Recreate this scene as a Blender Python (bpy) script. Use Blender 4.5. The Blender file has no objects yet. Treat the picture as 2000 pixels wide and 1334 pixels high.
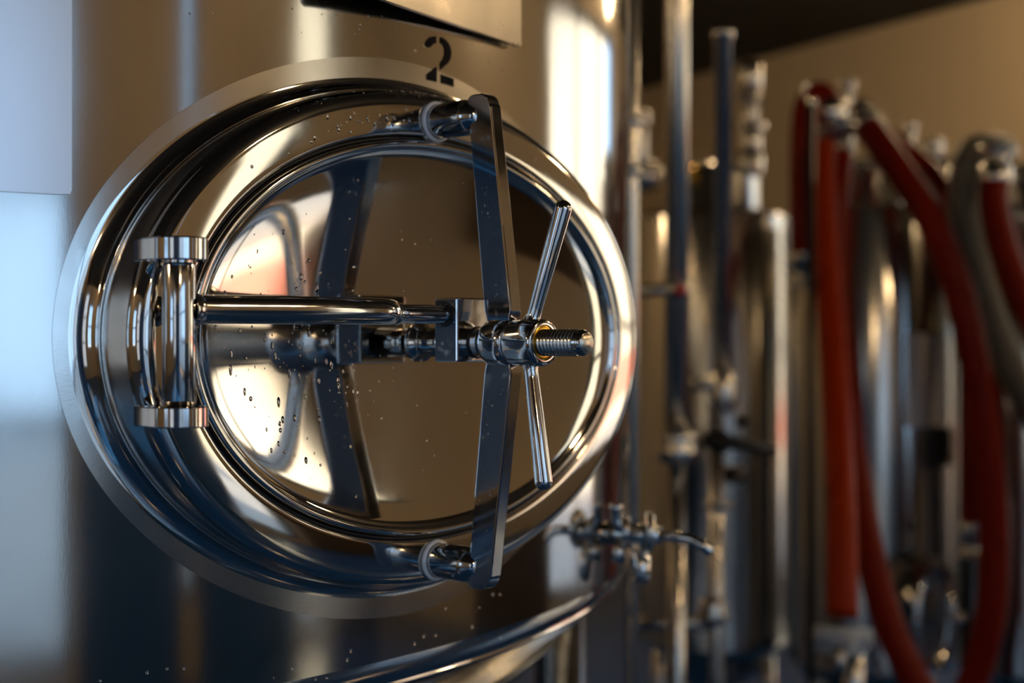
import bpy, bmesh, math, random
from mathutils import Vector, Matrix, Quaternion

random.seed(7)
SC = bpy.context.scene
COL = SC.collection
PI = math.pi
sin, cos = math.sin, math.cos

# ------------------------------------------------------------------ frame of reference
# metres; x along the tank row, -y out into the aisle, z up, floor at z = 0.
Z0 = 1.30                      # height of the manway centre (and of the camera)
R, H0 = 1.312, 0.040           # radius of the big tank; depth of its wall behind the door seam
CX = -0.06                     # the manway sits a little off the tank's front line
CY = H0+math.sqrt(R*R-CX*CX)   # tank axis is at (CX, CY)
FOC = 2800.0
TH = math.radians(45.4)
DIST = 1.45
CAM = Vector((-DIST*sin(TH), -DIST*cos(TH), Z0))
YAW = TH - math.atan((851.0-1000.0)/FOC)
FWD = Vector((sin(YAW), cos(YAW), 0)); RGT = Vector((cos(YAW), -sin(YAW), 0)); UP = Vector((0, 0, 1))
HY = 660.0

def at(px, py, dep):
    """point seen at a pixel of the 2000x1334 frame, at a given depth"""
    return CAM + (FWD + RGT*((px-1000)/FOC) + UP*((HY-py)/FOC))*dep

def onp(px, py, axis, val):
    d = FWD + RGT*((px-1000)/FOC) + UP*((HY-py)/FOC)
    return CAM + d*((val-CAM[axis])/d[axis])

# ------------------------------------------------------------------ camera
cd = bpy.data.cameras.new('camera')
cam = bpy.data.objects.new('camera', cd); COL.objects.link(cam)
cam.location = CAM
cam.rotation_euler = (PI/2, 0, -YAW)
cd.sensor_width = 36.0
cd.lens = 36.0*FOC/2000.0
cd.shift_y = (HY-667.0)/2000.0
cd.clip_start = 0.02
cd.dof.use_dof = True
cd.dof.focus_distance = 1.30
cd.dof.aperture_fstop = cd.lens/17.5
SC.camera = cam

# ------------------------------------------------------------------ world, sun, exposure
W = bpy.data.worlds.new('world'); SC.world = W; W.use_nodes = True
bg = W.node_tree.nodes['Background']
bg.inputs['Color'].default_value = (0.42, 0.67, 1.0, 1)
bg.inputs['Strength'].default_value = 2.3
sl = bpy.data.lights.new('sun', 'SUN'); sl.energy = 14.0; sl.color = (1.0, 0.88, 0.68); sl.angle = 0.01
sun = bpy.data.objects.new('sun', sl); COL.objects.link(sun)
sun.rotation_euler = Vector((0.80, -0.34, -0.50)).to_track_quat('-Z', 'Y').to_euler()
vs = SC.view_settings
vs.view_transform = 'Standard'; vs.look = 'None'; vs.exposure = 0.0; vs.gamma = 1.0; vs.use_curve_mapping = False
LAMP = 94.0

# ------------------------------------------------------------------ materials
def mat(name, col, rough=0.5, metal=0.0, **k):
    m = bpy.data.materials.new(name); m.use_nodes = True
    b = m.node_tree.nodes['Principled BSDF']
    b.inputs['Base Color'].default_value = (*col, 1)
    b.inputs['Roughness'].default_value = rough
    b.inputs['Metallic'].default_value = metal
    for kk, v in k.items():
        b.inputs[kk.replace('_', ' ')].default_value = v
    return m

def noise_mat(name, c1, c2, scale=(8, 8, 8), r=(0.3, 0.4), metal=0.0, bump=0.0, bscale=None, detail=4, bdist=0.002):
    m = mat(name, c1, r[0], metal)
    nt = m.node_tree; b = nt.nodes['Principled BSDF']
    tc = nt.nodes.new('ShaderNodeTexCoord'); mp = nt.nodes.new('ShaderNodeMapping')
    mp.inputs['Scale'].default_value = scale
    nt.links.new(tc.outputs['Object'], mp.inputs['Vector'])
    n = nt.nodes.new('ShaderNodeTexNoise'); n.inputs['Scale'].default_value = 1.0; n.inputs['Detail'].default_value = detail
    nt.links.new(mp.outputs['Vector'], n.inputs['Vector'])
    mx = nt.nodes.new('ShaderNodeMix'); mx.data_type = 'RGBA'
    mx.inputs['A'].default_value = (*c1, 1); mx.inputs['B'].default_value = (*c2, 1)
    nt.links.new(n.outputs['Fac'], mx.inputs['Factor']); nt.links.new(mx.outputs['Result'], b.inputs['Base Color'])
    mr = nt.nodes.new('ShaderNodeMapRange'); mr.inputs['From Min'].default_value = 0.3; mr.inputs['From Max'].default_value = 0.7
    mr.inputs['To Min'].default_value = r[0]; mr.inputs['To Max'].default_value = r[1]
    nt.links.new(n.outputs['Fac'], mr.inputs['Value']); nt.links.new(mr.outputs['Result'], b.inputs['Roughness'])
    if bump:
        mp2 = nt.nodes.new('ShaderNodeMapping'); mp2.inputs['Scale'].default_value = bscale or scale
        nt.links.new(tc.outputs['Object'], mp2.inputs['Vector'])
        n2 = nt.nodes.new('ShaderNodeTexNoise'); n2.inputs['Scale'].default_value = 1.0; n2.inputs['Detail'].default_value = 3
        nt.links.new(mp2.outputs['Vector'], n2.inputs['Vector'])
        bp = nt.nodes.new('ShaderNodeBump'); bp.inputs['Strength'].default_value = bump; bp.inputs['Distance'].default_value = bdist
        nt.links.new(n2.outputs['Fac'], bp.inputs['Height']); nt.links.new(bp.outputs['Normal'], b.inputs['Normal'])
    return m

M = {}
M['tank'] = noise_mat('brushed_tank_steel', (0.62, 0.60, 0.56), (0.53, 0.51, 0.48), (9, 9, 5), (0.075, 0.12), 1.0, 0.2, (900, 900, 120), bdist=0.00004)
M['ground'] = noise_mat('ground_weld_steel', (0.62, 0.60, 0.56), (0.55, 0.53, 0.50), (14, 14, 14), (0.15, 0.20), 1.0, 0.3, (260, 260, 700), bdist=0.00008)
M['satin'] = noise_mat('satin_steel', (0.66, 0.65, 0.63), (0.58, 0.57, 0.56), (30, 30, 30), (0.14, 0.22), 1.0)
M['polish'] = noise_mat('polished_steel', (0.67, 0.65, 0.62), (0.60, 0.58, 0.55), (25, 25, 25), (0.045, 0.085), 1.0)
M['mirror'] = noise_mat('mirror_dish_steel', (0.64, 0.62, 0.59), (0.56, 0.54, 0.51), (14, 14, 14), (0.035, 0.07), 1.0)
M['bar'] = noise_mat('polished_bar_steel', (0.66, 0.65, 0.64), (0.54, 0.53, 0.53), (60, 60, 40), (0.05, 0.13), 1.0)
M['thread'] = mat('threaded_steel', (0.60, 0.57, 0.52), 0.16, 1.0)
M['machined'] = mat('bright_machined_face', (0.78, 0.70, 0.56), 0.34, 1.0, Anisotropic=0.7)
M['brass'] = mat('brass_bushing', (0.72, 0.42, 0.06), 0.24, 1.0)
M['gasket'] = mat('black_gasket', (0.006, 0.006, 0.007), 0.55)
M['black'] = mat('black_plastic', (0.008, 0.008, 0.009), 0.35)
M['paint'] = mat('black_stencil_paint', (0.007, 0.006, 0.006), 0.85, 0.0, Specular_IOR_Level=0.15)
M['white_ring'] = mat('pale_washer', (0.62, 0.64, 0.68), 0.25)
M['card'] = mat('white_enamelled_aluminium', (0.86, 0.88, 0.92), 0.30, 0.55)
M['paper'] = mat('white_paper', (0.62, 0.58, 0.55), 0.6)
M['bsteel'] = noise_mat('cellar_tank_steel', (0.56, 0.54, 0.50), (0.48, 0.46, 0.43), (6, 6, 3), (0.14, 0.22), 1.0)
M['pipe'] = noise_mat('pipe_steel', (0.66, 0.63, 0.58), (0.58, 0.55, 0.50), (20, 20, 6), (0.18, 0.28), 1.0)
M['red'] = noise_mat('red_rubber_hose', (0.21, 0.011, 0.001), (0.12, 0.005, 0.0006), (30, 30, 30), (0.38, 0.5))
M['orange'] = noise_mat('orange_red_rubber_hose', (0.36, 0.030, 0.001), (0.24, 0.015, 0.0008), (30, 30, 30), (0.38, 0.5))
for _k in ('red', 'orange'): M[_k].node_tree.nodes['Principled BSDF'].inputs['Specular IOR Level'].default_value = 0.12
M['greyhose'] = noise_mat('grey_rubber_hose', (0.16, 0.14, 0.10), (0.11, 0.10, 0.07), (30, 30, 30), (0.45, 0.55))
M['redknob'] = mat('red_plastic_knob', (0.45, 0.02, 0.02), 0.3)
M['valvebody'] = mat('grey_valve_body', (0.36, 0.40, 0.46), 0.4)
M['wall'] = noise_mat('cream_plaster', (0.52, 0.42, 0.29), (0.48, 0.385, 0.265), (3, 3, 3), (0.8, 0.9), 0, 0.2, (60, 60, 60))
M['ceil'] = noise_mat('black_ceiling', (0.010, 0.0085, 0.008), (0.014, 0.012, 0.010), (3, 3, 3), (0.8, 0.9))
M['floor'] = noise_mat('blue_epoxy_floor', (0.014, 0.070, 0.205), (0.020, 0.085, 0.235), (2.5, 2.5, 2.5), (0.14, 0.26))
M['navy'] = noise_mat('added_navy_panels', (0.018, 0.085, 0.240), (0.024, 0.098, 0.270), (4, 4, 4), (0.45, 0.55))
M['frame'] = mat('dark_window_frame', (0.03, 0.028, 0.028), 0.45)
M['facade'] = noise_mat('sunlit_cream_render', (0.64, 0.59, 0.50), (0.58, 0.54, 0.46), (0.8, 0.8, 0.8), (0.8, 0.9))
M['facade2'] = noise_mat('bright_cream_render', (0.88, 0.78, 0.58), (0.84, 0.74, 0.54), (0.8, 0.8, 0.8), (0.8, 0.9))
M['pale'] = noise_mat('pale_render', (0.80, 0.80, 0.80), (0.74, 0.74, 0.74), (0.8, 0.8, 0.8), (0.8, 0.9))
M['brickred'] = mat('red_painted_render', (0.72, 0.27, 0.21), 0.8)
M['yard'] = noise_mat('pale_yard_concrete', (0.40, 0.38, 0.36), (0.34, 0.33, 0.32), (3, 3, 3), (0.8, 0.9))
M['pave'] = noise_mat('pale_concrete_paving', (0.36, 0.31, 0.29), (0.30, 0.27, 0.25), (3, 3, 3), (0.8, 0.9))
M['plate'] = noise_mat('dull_plate_steel', (0.34, 0.31, 0.27), (0.26, 0.24, 0.21), (18, 18, 18), (0.26, 0.36), 1.0)
M['lampmetal'] = mat('black_lamp_metal', (0.02, 0.018, 0.016), 0.4)
M['wood'] = noise_mat('added_dado_wood', (0.075, 0.042, 0.020), (0.050, 0.027, 0.012), (3, 14, 14), (0.4, 0.5))
g = bpy.data.materials.new('water_drop'); g.use_nodes = True
gb = g.node_tree.nodes['Principled BSDF']; gb.inputs['Transmission Weight'].default_value = 1.0
gb.inputs['IOR'].default_value = 1.33; gb.inputs['Roughness'].default_value = 0.0
M['water'] = g
g = bpy.data.materials.new('window_glass'); g.use_nodes = True      # thin pane: mostly clear, a little reflective
nt = g.node_tree; nt.nodes.remove(nt.nodes['Principled BSDF'])
tr = nt.nodes.new('ShaderNodeBsdfTransparent'); gl = nt.nodes.new('ShaderNodeBsdfGlossy'); gl.inputs['Roughness'].default_value = 0.02
fr = nt.nodes.new('ShaderNodeFresnel'); fr.inputs['IOR'].default_value = 1.45
ms = nt.nodes.new('ShaderNodeMixShader')
nt.links.new(fr.outputs[0], ms.inputs[0]); nt.links.new(tr.outputs[0], ms.inputs[1]); nt.links.new(gl.outputs[0], ms.inputs[2])
nt.links.new(ms.outputs[0], nt.nodes['Material Output'].inputs['Surface'])
M['glass'] = g
g = mat('warm_lamp_globe', (1, 0.8, 0.55), 0.4)
g.node_tree.nodes['Principled BSDF'].inputs['Emission Color'].default_value = (1.0, 0.70, 0.38, 1)
g.node_tree.nodes['Principled BSDF'].inputs['Emission Strength'].default_value = LAMP
M['globe'] = g

# ------------------------------------------------------------------ object helpers
ORG = {}                                    # world origin of each object (no rotations are used)

def thing(name, label, cat, loc, group=None):
    o = bpy.data.objects.new(name, None); COL.objects.link(o)
    o.empty_display_size = 0.1
    o.location = loc; ORG[o.name] = Vector(loc)
    o['label'] = label; o['category'] = cat
    if group: o['group'] = group
    return o

def tag(o, label, cat, group=None):
    o['label'] = label; o['category'] = cat
    if group: o['group'] = group
    return o

def mesh(name, verts, faces, m, parent=None, smooth=True, auto=None, label=None):
    """world-space vertices -> one mesh object, its origin at its own middle"""
    vs_ = [Vector(v) for v in verts]
    lo = Vector([min(v[i] for v in vs_) for i in range(3)]); hi = Vector([max(v[i] for v in vs_) for i in range(3)])
    c = (lo+hi)/2
    me = bpy.data.meshes.new(name)
    me.from_pydata([v-c for v in vs_], [], faces)
    me.update()
    o = bpy.data.objects.new(name, me); COL.objects.link(o)
    me.materials.append(M[m] if isinstance(m, str) else m)
    bm = bmesh.new(); bm.from_mesh(me)
    bmesh.ops.recalc_face_normals(bm, faces=bm.faces)
    bm.to_mesh(me); bm.free()
    if smooth:
        me.shade_smooth()
        if auto: me.set_sharp_from_angle(angle=math.radians(auto))
    ORG[o.name] = c
    if parent is not None:
        o.parent = parent; o.location = c-ORG[parent.name]
    else:
        o.location = c
    if label: o['label'] = label
    return o

def struct(o):
    o['kind'] = 'structure'; return o

class MB:
    def __init__(s): s.v = []; s.f = []
    def add(s, v, f):
        n = len(s.v); s.v += [Vector(x) for x in v]; s.f += [[i+n for i in q] for q in f]; return s
    def build(s, name, m, parent=None, **k): return mesh(name, s.v, s.f, m, parent, **k)

def loft(rings, closed=True, cap0=False, cap1=False, loop=False):
    n = len(rings[0]); v = [p for r_ in rings for p in r_]; f = []
    for i in range(len(rings)-(0 if loop else 1)):
        i2 = (i+1) % len(rings)
        for j in range(n if closed else n-1):
            j2 = (j+1) % n
            f.append([i*n+j, i*n+j2, i2*n+j2, i2*n+j])
    if cap0: f.append(list(range(n))[::-1])
    if cap1: f.append([(len(rings)-1)*n+j for j in range(n)])
    return v, f

def frame(d):
    d = Vector(d).normalized()
    a = Vector((0, 0, 1)) if abs(d.z) < 0.9 else Vector((1, 0, 0))
    u = a.cross(d).normalized(); w = d.cross(u).normalized()
    return d, u, w

def revolve(org, axis, prof, n=48, cap0=False, cap1=False):
    """prof: (radius, distance along the axis)"""
    d, u, w = frame(axis); org = Vector(org)
    return loft([[org+d*h+(u*cos(2*PI*j/n)+w*sin(2*PI*j/n))*r for j in range(n)] for r, h in prof], True, cap0, cap1)

def tube(path, rad, n=24, cap=True):
    P = [Vector(p) for p in path]
    T = []
    for i in range(len(P)):
        a = P[max(i-1, 0)]; b = P[min(i+1, len(P)-1)]; T.append((b-a).normalized())
    _, u, w = frame(T[0]); rings = []
    for i, p in enumerate(P):
        if i:
            q = T[i-1].rotation_difference(T[i]); u = (q @ u).normalized()
        u = (u-T[i]*u.dot(T[i])).normalized(); w = T[i].cross(u)
        r = rad[i] if isinstance(rad, (list, tuple)) else rad
        rings.append([p+(u*cos(2*PI*j/n)+w*sin(2*PI*j/n))*r for j in range(n)])
    return loft(rings, True, cap, cap)

def spline(pts, seg=10):
    P = [Vector(p) for p in pts]; P = [P[0]*2-P[1]]+P+[P[-1]*2-P[-2]]; out = []
    for i in range(1, len(P)-2):
        for k in range(seg):
            t = k/seg
            out.append(0.5*((2*P[i])+(-P[i-1]+P[i+1])*t+(2*P[i-1]-5*P[i]+4*P[i+1]-P[i+2])*t*t+(-P[i-1]+3*P[i]-3*P[i+1]+P[i+2])*t**3))
    out.append(P[-2]); return out

def box(lo, hi):
    (a, b, c), (d, e, f) = lo, hi
    v = [(a, b, c), (d, b, c), (d, e, c), (a, e, c), (a, b, f), (d, b, f), (d, e, f), (a, e, f)]
    return v, [[0, 3, 2, 1], [4, 5, 6, 7], [0, 1, 5, 4], [1, 2, 6, 5], [2, 3, 7, 6], [3, 0, 4, 7]]

def bevelled(v, f, w, seg=3):
    bm = bmesh.new(); vv = [bm.verts.new(p) for p in v]
    for q in f: bm.faces.new([vv[i] for i in q])
    bmesh.ops.recalc_face_normals(bm, faces=bm.faces)
    bmesh.ops.bevel(bm, geom=list(bm.edges), offset=w, segments=seg, profile=0.5, affect='EDGES')
    bm.verts.index_update()
    r = ([p.co.copy() for p in bm.verts], [[x.index for x in q.verts] for q in bm.faces]); bm.free(); return r

def prism(poly, d0, d1, put):
    """2-D polygon extruded; put(u, v, d) gives the 3-D point"""
    n = len(poly)
    v = [put(a, b, d0) for a, b in poly]+[put(a, b, d1) for a, b in poly]
    f = [list(range(n))[::-1], [n+i for i in range(n)]]+[[i, (i+1) % n, n+(i+1) % n, n+i] for i in range(n)]
    return v, f

def P(x, y, z): return Vector((x, y, z+Z0))         # manway coordinates -> world

# ------------------------------------------------------------------ the room
CEIL = Z0+1.70
XL, YF, YB = -5.0, -4.0, 4.9
A_, B_ = Vector((6.92, 4.88, 0)), Vector((5.93, 1.99, 0))
WD = (B_-A_).normalized()                           # the end wall runs slightly askew
def end_at(y): return A_+WD*((y-A_.y)/WD.y)
WN = Vector((WD.y, -WD.x, 0));  WN = WN if WN.x > 0 else -WN     # outward
CR, CRB = end_at(YF), end_at(YB)

def wall_with_holes(name, p0, p1, nout, holes, th=0.22, m='wall'):
    """wall from p0 to p1; holes (s0, s1, z0, z1) along it, real reveals"""
    d = (p1-p0); L = d.length; d.normalize()
    xs = sorted({0, L, *[h[0] for h in holes], *[h[1] for h in holes]})
    zs = sorted({0, CEIL, *[h[2] for h in holes], *[h[3] for h in holes]})
    b = MB()
    for i in range(len(xs)-1):
        for j in range(len(zs)-1):
            mx_, mz = (xs[i]+xs[i+1])/2, (zs[j]+zs[j+1])/2
            if any(h[0] < mx_ < h[1] and h[2] < mz < h[3] for h in holes): continue
            q = []
            for o in (0, th):
                for s, z in ((xs[i], zs[j]), (xs[i+1], zs[j]), (xs[i+1], zs[j+1]), (xs[i], zs[j+1])):
                    q.append(p0+d*s+nout*o+Vector((0, 0, z)))
            b.add(q, [[0, 1, 2, 3], [7, 6, 5, 4], [0, 4, 5, 1], [1, 5, 6, 2], [2, 6, 7, 3], [3, 7, 4, 0]])
    return struct(b.build(name, m, smooth=False))

WIN = []
def window(k, p0, d, nout, h, cols, rows, name='window'):
    s0, s1, z0, z1 = h
    def put(s, z, o): return p0+d*s+nout*o+Vector((0, 0, z))
    b = MB(); w = 0.05
    def bar(a0, a1, c0, c1):
        q = [put(s, z, o) for o in (0.06, 0.12) for s, z in ((a0, c0), (a1, c0), (a1, c1), (a0, c1))]
        b.add(q, [[0, 1, 2, 3], [7, 6, 5, 4], [0, 4, 5, 1], [1, 5, 6, 2], [2, 6, 7, 3], [3, 7, 4, 0]])
    bar(s0, s0+w, z0, z1); bar(s1-w, s1, z0, z1); bar(s0+w, s1-w, z0, z0+w); bar(s0+w, s1-w, z1-w, z1)
    xs = [s0+(s1-s0)*i/cols for i in range(cols+1)]; zs = [z0+(z1-z0)*i/rows for i in range(rows+1)]
    for x in xs[1:-1]: bar(x-w/2, x+w/2, z0+w, z1-w)
    for z in zs[1:-1]:
        for i in range(cols): bar(xs[i]+w/2 if i else s0+w, xs[i+1]-w/2 if i < cols-1 else s1-w, z-w/2, z+w/2)
    fr_ = struct(b.build('%s_%d' % (name, k), 'frame', smooth=False))
    for i in range(cols):
        for j in range(rows):
            q = [put(s, z, o) for o in (0.086, 0.092) for s, z in ((xs[i]+.02, zs[j]+.02), (xs[i+1]-.02, zs[j]+.02), (xs[i+1]-.02, zs[j+1]-.02), (xs[i]+.02, zs[j+1]-.02))]
            mesh('pane', q, [[0, 1, 2, 3], [7, 6, 5, 4], [0, 4, 5, 1], [1, 5, 6, 2], [2, 6, 7, 3], [3, 7, 4, 0]], 'glass', fr_, smooth=False)
    return fr_

poly = [(XL, YF), (CR.x, YF), (CRB.x, YB), (XL, YB)]
struct(mesh('floor', *prism(poly, -0.12, 0.0, lambda a, b, d: (a, b, d)), 'floor', smooth=False))
struct(mesh('ceiling', *prism(poly, CEIL, CEIL+0.12, lambda a, b, d: (a, b, d)), 'ceil', smooth=False))
# aisle side wall: shop window, glazed door
FD = Vector((1, 0, 0)); F0 = Vector((XL, YF, 0)); FO = Vector((0, -1, 0))
hw1 = (1.90, 4.93, 0.12, 2.70)
hw2 = (7.43, 8.04, 0.05, 2.90)
hw5 = (6.00, 6.16, 0.30, 2.80)
wall_with_holes('wall_front', F0, Vector((CR.x, YF, 0)), FO, [hw1, hw2, hw5])
window(1, F0, FD, FO, hw1, 3, 3)
window(2, F0, FD, FO, hw2, 1, 2, 'door')
window(5, F0, FD, FO, hw5, 1, 1)
# end wall, from the back corner towards the aisle
E0 = Vector((CRB.x, YB, 0)); EL = (CR-CRB).length
def es(y): return (y-YB)/WD.y
hw3 = (es(1.55), es(-0.80), 0.10, 2.85)
hw4 = (es(-2.30), es(-3.74), 0.55, 2.20)
wall_with_holes('wall_right', E0, Vector((CR.x, YF, 0)), WN, [hw3, hw4])
window(3, E0, WD, WN, hw3, 3, 2)
window(4, E0, WD, WN, hw4, 2, 2)
wall_with_holes('wall_back', Vector((XL, YB, 0)), Vector((CRB.x, YB, 0)), Vector((0, 1, 0)), [])
hw6 = (0.95, 2.30, 0.35, 2.75)
hw7 = (3.10, 4.40, 0.95, 2.40)
wall_with_holes('wall_left', Vector((XL, YF, 0)), Vector((XL, YB, 0)), Vector((-1, 0, 0)), [hw6, hw7])
window(6, Vector((XL, YF, 0)), Vector((0, 1, 0)), Vector((-1, 0, 0)), hw6, 2, 3)
window(7, Vector((XL, YF, 0)), Vector((0, 1, 0)), Vector((-1, 0, 0)), hw7, 2, 2)
struct(mesh('trim_3', *box((XL+8.09, YF+0.001, 0.0), (CR.x-0.02, YF+0.03, 0.96)), 'wood', smooth=False))  # dark wood dado added out of view to darken the dish reflections
tq = [E0+WD*s_-WN*o_+Vector((0, 0, z_)) for o_ in (0.001, 0.03) for s_, z_ in ((hw3[1]+0.03, 0), (hw4[0]-0.03, 0), (hw4[0]-0.03, 0.96), (hw3[1]+0.03, 0.96))]
struct(mesh('trim_4', tq, [[0, 1, 2, 3], [7, 6, 5, 4], [0, 4, 5, 1], [1, 5, 6, 2], [2, 6, 7, 3], [3, 7, 4, 0]], 'wood', smooth=False))
# dark blue dado added unseen on the aisle wall to darken the tank's lower reflections
struct(mesh('trim_1', *box((XL+5.02, YF+0.001, 0.0), (XL+5.97, YF+0.03, 0.96)), 'navy', smooth=False))
struct(mesh('trim_2', *box((XL+6.19, YF+0.001, 0.0), (XL+7.38, YF+0.03, 0.96)), 'navy', smooth=False))

# outside: a yard and two sunlit buildings
struct(mesh('yard', *box((-30, -30, -0.30), (40, 30, -0.14)), 'yard', smooth=False))
b1 = thing('building', 'sunlit cream rendered building across the yard beyond the end wall windows', 'building', (15, 0, -0.14))
mesh('wall', *box((12.6, -30, -0.14), (18, 2.4, 5.2)), 'facade', b1, smooth=False)
mesh('painted_band', *box((12.55, -26, 0.35), (12.6, 2.4, 1.05)), 'brickred', b1, smooth=False)
b3 = thing('building', 'tall pale building added out of view to shade the yard outside', 'building', (-11, -14, -0.14))  # unseen block added so its shadow keeps the yard bluish
mesh('wall', *box((-14, -26, -0.14), (-8.2, -2.6, 9.0)), 'pale', b3, smooth=False)
b2 = thing('building', 'sunlit cream rendered building beyond the glazed door', 'building', (9, -13, -0.14))
mesh('wall', *box((5.2, -15, -0.14), (12.3, -11, 5.5)), 'facade2', b2, smooth=False)

# dark blue cabinet added in the photographer's stead, to darken the yoke's reflections
kx, ky = -2.75, -2.45
t = thing('reflection_cabinet', 'tall dark blue metal cabinet standing behind the photographer', 'cabinet', (kx, ky, 0))
mesh('body', *bevelled(*box((kx-0.50, ky-0.45, 0.06), (kx+0.50, ky+0.45, 1.92)), 0.01, 2), 'navy', t, auto=40)
for a in (-0.25, 0.25):
    d_ = mesh('door', *bevelled(*box((kx+a-0.235, ky+0.451, 0.10), (kx+a+0.235, ky+0.47, 1.88)), 0.004, 2), 'navy', t, auto=40)
    mesh('handle', *tube([(kx+a*0.2, ky+0.485, 0.95), (kx+a*0.2, ky+0.485, 1.15)], 0.008, 10), 'pipe', d_)
mesh('plinth', *box((kx-0.47, ky-0.42, 0.0), (kx+0.47, ky+0.42, 0.06)), 'black', t, smooth=False)

# pendant lamps over the aisle (seen only as reflections); four more added unseen to brighten walls and back
def pendant(x, y, label, z=Z0+1.32):
    t = thing('pendant_lamp', label, 'lamp', (x, y, CEIL), 'warm globe pendants over the aisle')
    mesh('globe', *revolve((x, y, z), (0, 0, 1), [(max(0.001, 0.085*sin(PI*i/14)), -0.085*cos(PI*i/14)) for i in range(15)], 20, True, True), 'globe', t)
    mesh('cap', *revolve((x, y, z+0.075), (0, 0, 1), [(0.03, 0), (0.034, 0.02), (0.02, 0.06), (0.006, 0.075)], 16, True, True), 'lampmetal', t)
    mesh('cord', *tube([(x, y, z+0.14), (x, y, CEIL)], 0.005, 8), 'lampmetal', t)
for i, (x, y, z) in enumerate([(-2.0, -3.2, 1.36), (1.1, -2.3, 1.30), (3.3, -1.5, 1.32), (4.8, 1.1, 1.52), (3.6, 2.0, 1.46), (-3.6, 1.2, 1.3), (0.6, 3.7, 1.45), (-2.4, 3.4, 1.45)]):
    pendant(x, y, ['warm white globe pendant lamp hanging behind the photographer', 'warm white globe pendant lamp over the aisle opposite the manway',
                   'warm white globe pendant lamp over the aisle before the small tanks', 'warm white globe pendant lamp added out of view to brighten the end wall',
                   
                   'warm white globe pendant lamp added above the small tanks to brighten the wall', 'warm white globe pendant lamp at the far left of the room', 'warm white globe pendant lamp added behind the big tank to warm the background', 'warm white globe pendant lamp added in the back left corner as fill'][i], Z0+z)

# ------------------------------------------------------------------ the big fermenter
TK = thing('fermenter_tank', 'large brushed steel conical fermenter tank with a polished oval manway door', 'tank', (CX, CY, 0))
NS = 384
def cyl(phi, z, off=0.0):
    """point on the tank wall, phi from the manway axis towards +x, z in manway coords"""
    return Vector((CX+(R+off)*sin(phi), CY-(R+off)*cos(phi), z+Z0))
ZB = -0.360                                            # lower edge of the cylinder
prof = [(R-0.004, 1.45), (R, 1.44), (R, 0.8), (R, 0.4), (R, 0.0), (R, ZB+0.060), (R, ZB+0.034)]
mesh('shell', *loft([[cyl(2*PI*j/NS, z, r-R) for j in range(NS)] for r, z in prof]), 'tank', TK)
# knuckle, weld bead and cone
rim = [(R, ZB+0.034), (R-0.0006, ZB+0.029), (R-0.0022, ZB+0.023), (R-0.0048, ZB+0.0175), (R-0.0085, ZB+0.0120), (R-0.0130, ZB+0.0070), (R-0.0160, ZB+0.0042), (R-0.0145, ZB+0.0035), (R-0.0145, ZB+0.0015), (R-0.0170, ZB+0.0000)]
mesh('knuckle', *loft([[cyl(2*PI*j/NS, z, r-R) for j in range(NS)] for r, z in rim]), 'polish', TK)
mesh('cone', *loft([[cyl(2*PI*j/NS, z, r-R) for j in range(NS)] for r, z in [(R-0.0170, ZB+0.0000), (R-0.030, ZB-0.008), (R-0.08, ZB-0.058), (R-0.2, ZB-0.178), (0.5, ZB-0.76), (0.08, ZB-0.90)]]), 'polish', TK)
mesh('top_dome', *loft([[cyl(2*PI*j/NS, z, r-R) for j in range(NS)] for r, z in [(R-0.004, 1.45), (R-0.02, 1.49), (R-0.1, 1.54), (0.7, 1.60), (0.1, 1.63)]]), 'tank', TK)
for a in (50, 140, 230, 320):
    ph = math.radians(a); x, y = CX+(R-0.09)*sin(ph), CY-(R-0.09)*cos(ph)
    mesh('leg', *revolve((x, y, 0), (0, 0, 1), [(0.07, 0), (0.07, 0.012), (0.045, 0.014), (0.045, Z0+ZB-0.06)], 24, True, True), 'satin', TK)

# ---- manway neck
A, B = 0.301, 0.2
NT = 192
def ell(t, o):
    nx, nz = B*cos(t), A*sin(t); l = math.hypot(nx, nz)
    return A*cos(t)+o*nx/l, B*sin(t)+o*nz/l
def ytank(x): return CY-math.sqrt(max(R*R-(x-CX)**2, 0.01))
TS = [2*PI*j/NT for j in range(NT)]
def ring(o, y): return [P(ell(t, o)[0], y, ell(t, o)[1]) for t in TS]
ON = 0.049
rows = [ring(0.0022, 0.016), ring(0.0022, 0.003), ring(0.0035, 0.0006), ring(0.006, 0.0)]
for i in range(1, 7): rows.append(ring(0.006+0.026*i/6, 0.0010*(i/6)**2))
for i in range(1, 13):
    a = PI/2*i/12; rows.append(ring(0.032+0.017*sin(a), 0.0180-0.017*cos(a)))
neck = mesh('manway_neck', *loft(rows), 'polish', TK)
def rfil(t): return 0.011+0.006*cos(t)**2
wall_rows, fil_rows = [], []
for i in range(0, 6):
    k = i/5
    w = []
    for t in TS:
        x, z = ell(t, ON); yb = ytank(ell(t, ON+rfil(t))[0])-rfil(t)
        w.append(P(x, 0.0180+(max(yb, 0.0186)-0.0180)*k, z))
    wall_rows.append(w)
mesh('neck_wall', *loft(wall_rows), 'satin', neck)
fil_rows.append([p.copy() for p in wall_rows[-1]])
for i in range(0, 13):
    a = PI/2*i/12; w = []
    for t in TS:
        r_ = rfil(t); o = ON+0.0025+r_-r_*cos(a)
        x, z = ell(t, o); y = ytank(x)-r_+r_*sin(a)
        w.append(P(x, y-0.0008, z))
    fil_rows.append(w)
mesh('neck_fillet', *loft(fil_rows), 'polish', neck)
zone = []
for i in range(0, 7):
    w = []
    for t in TS:
        k = i/6; ext = 0.022-0.008*cos(t)**2
        o = ON+0.0025+rfil(t)+(ext)*k - 0.0012
        x, z = ell(t, o); w.append(P(x, ytank(x)-0.0008+0.0004*k, z))
    zone.append(w)
mesh('ground_weld_zone', *loft(zone), 'ground', neck)
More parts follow.
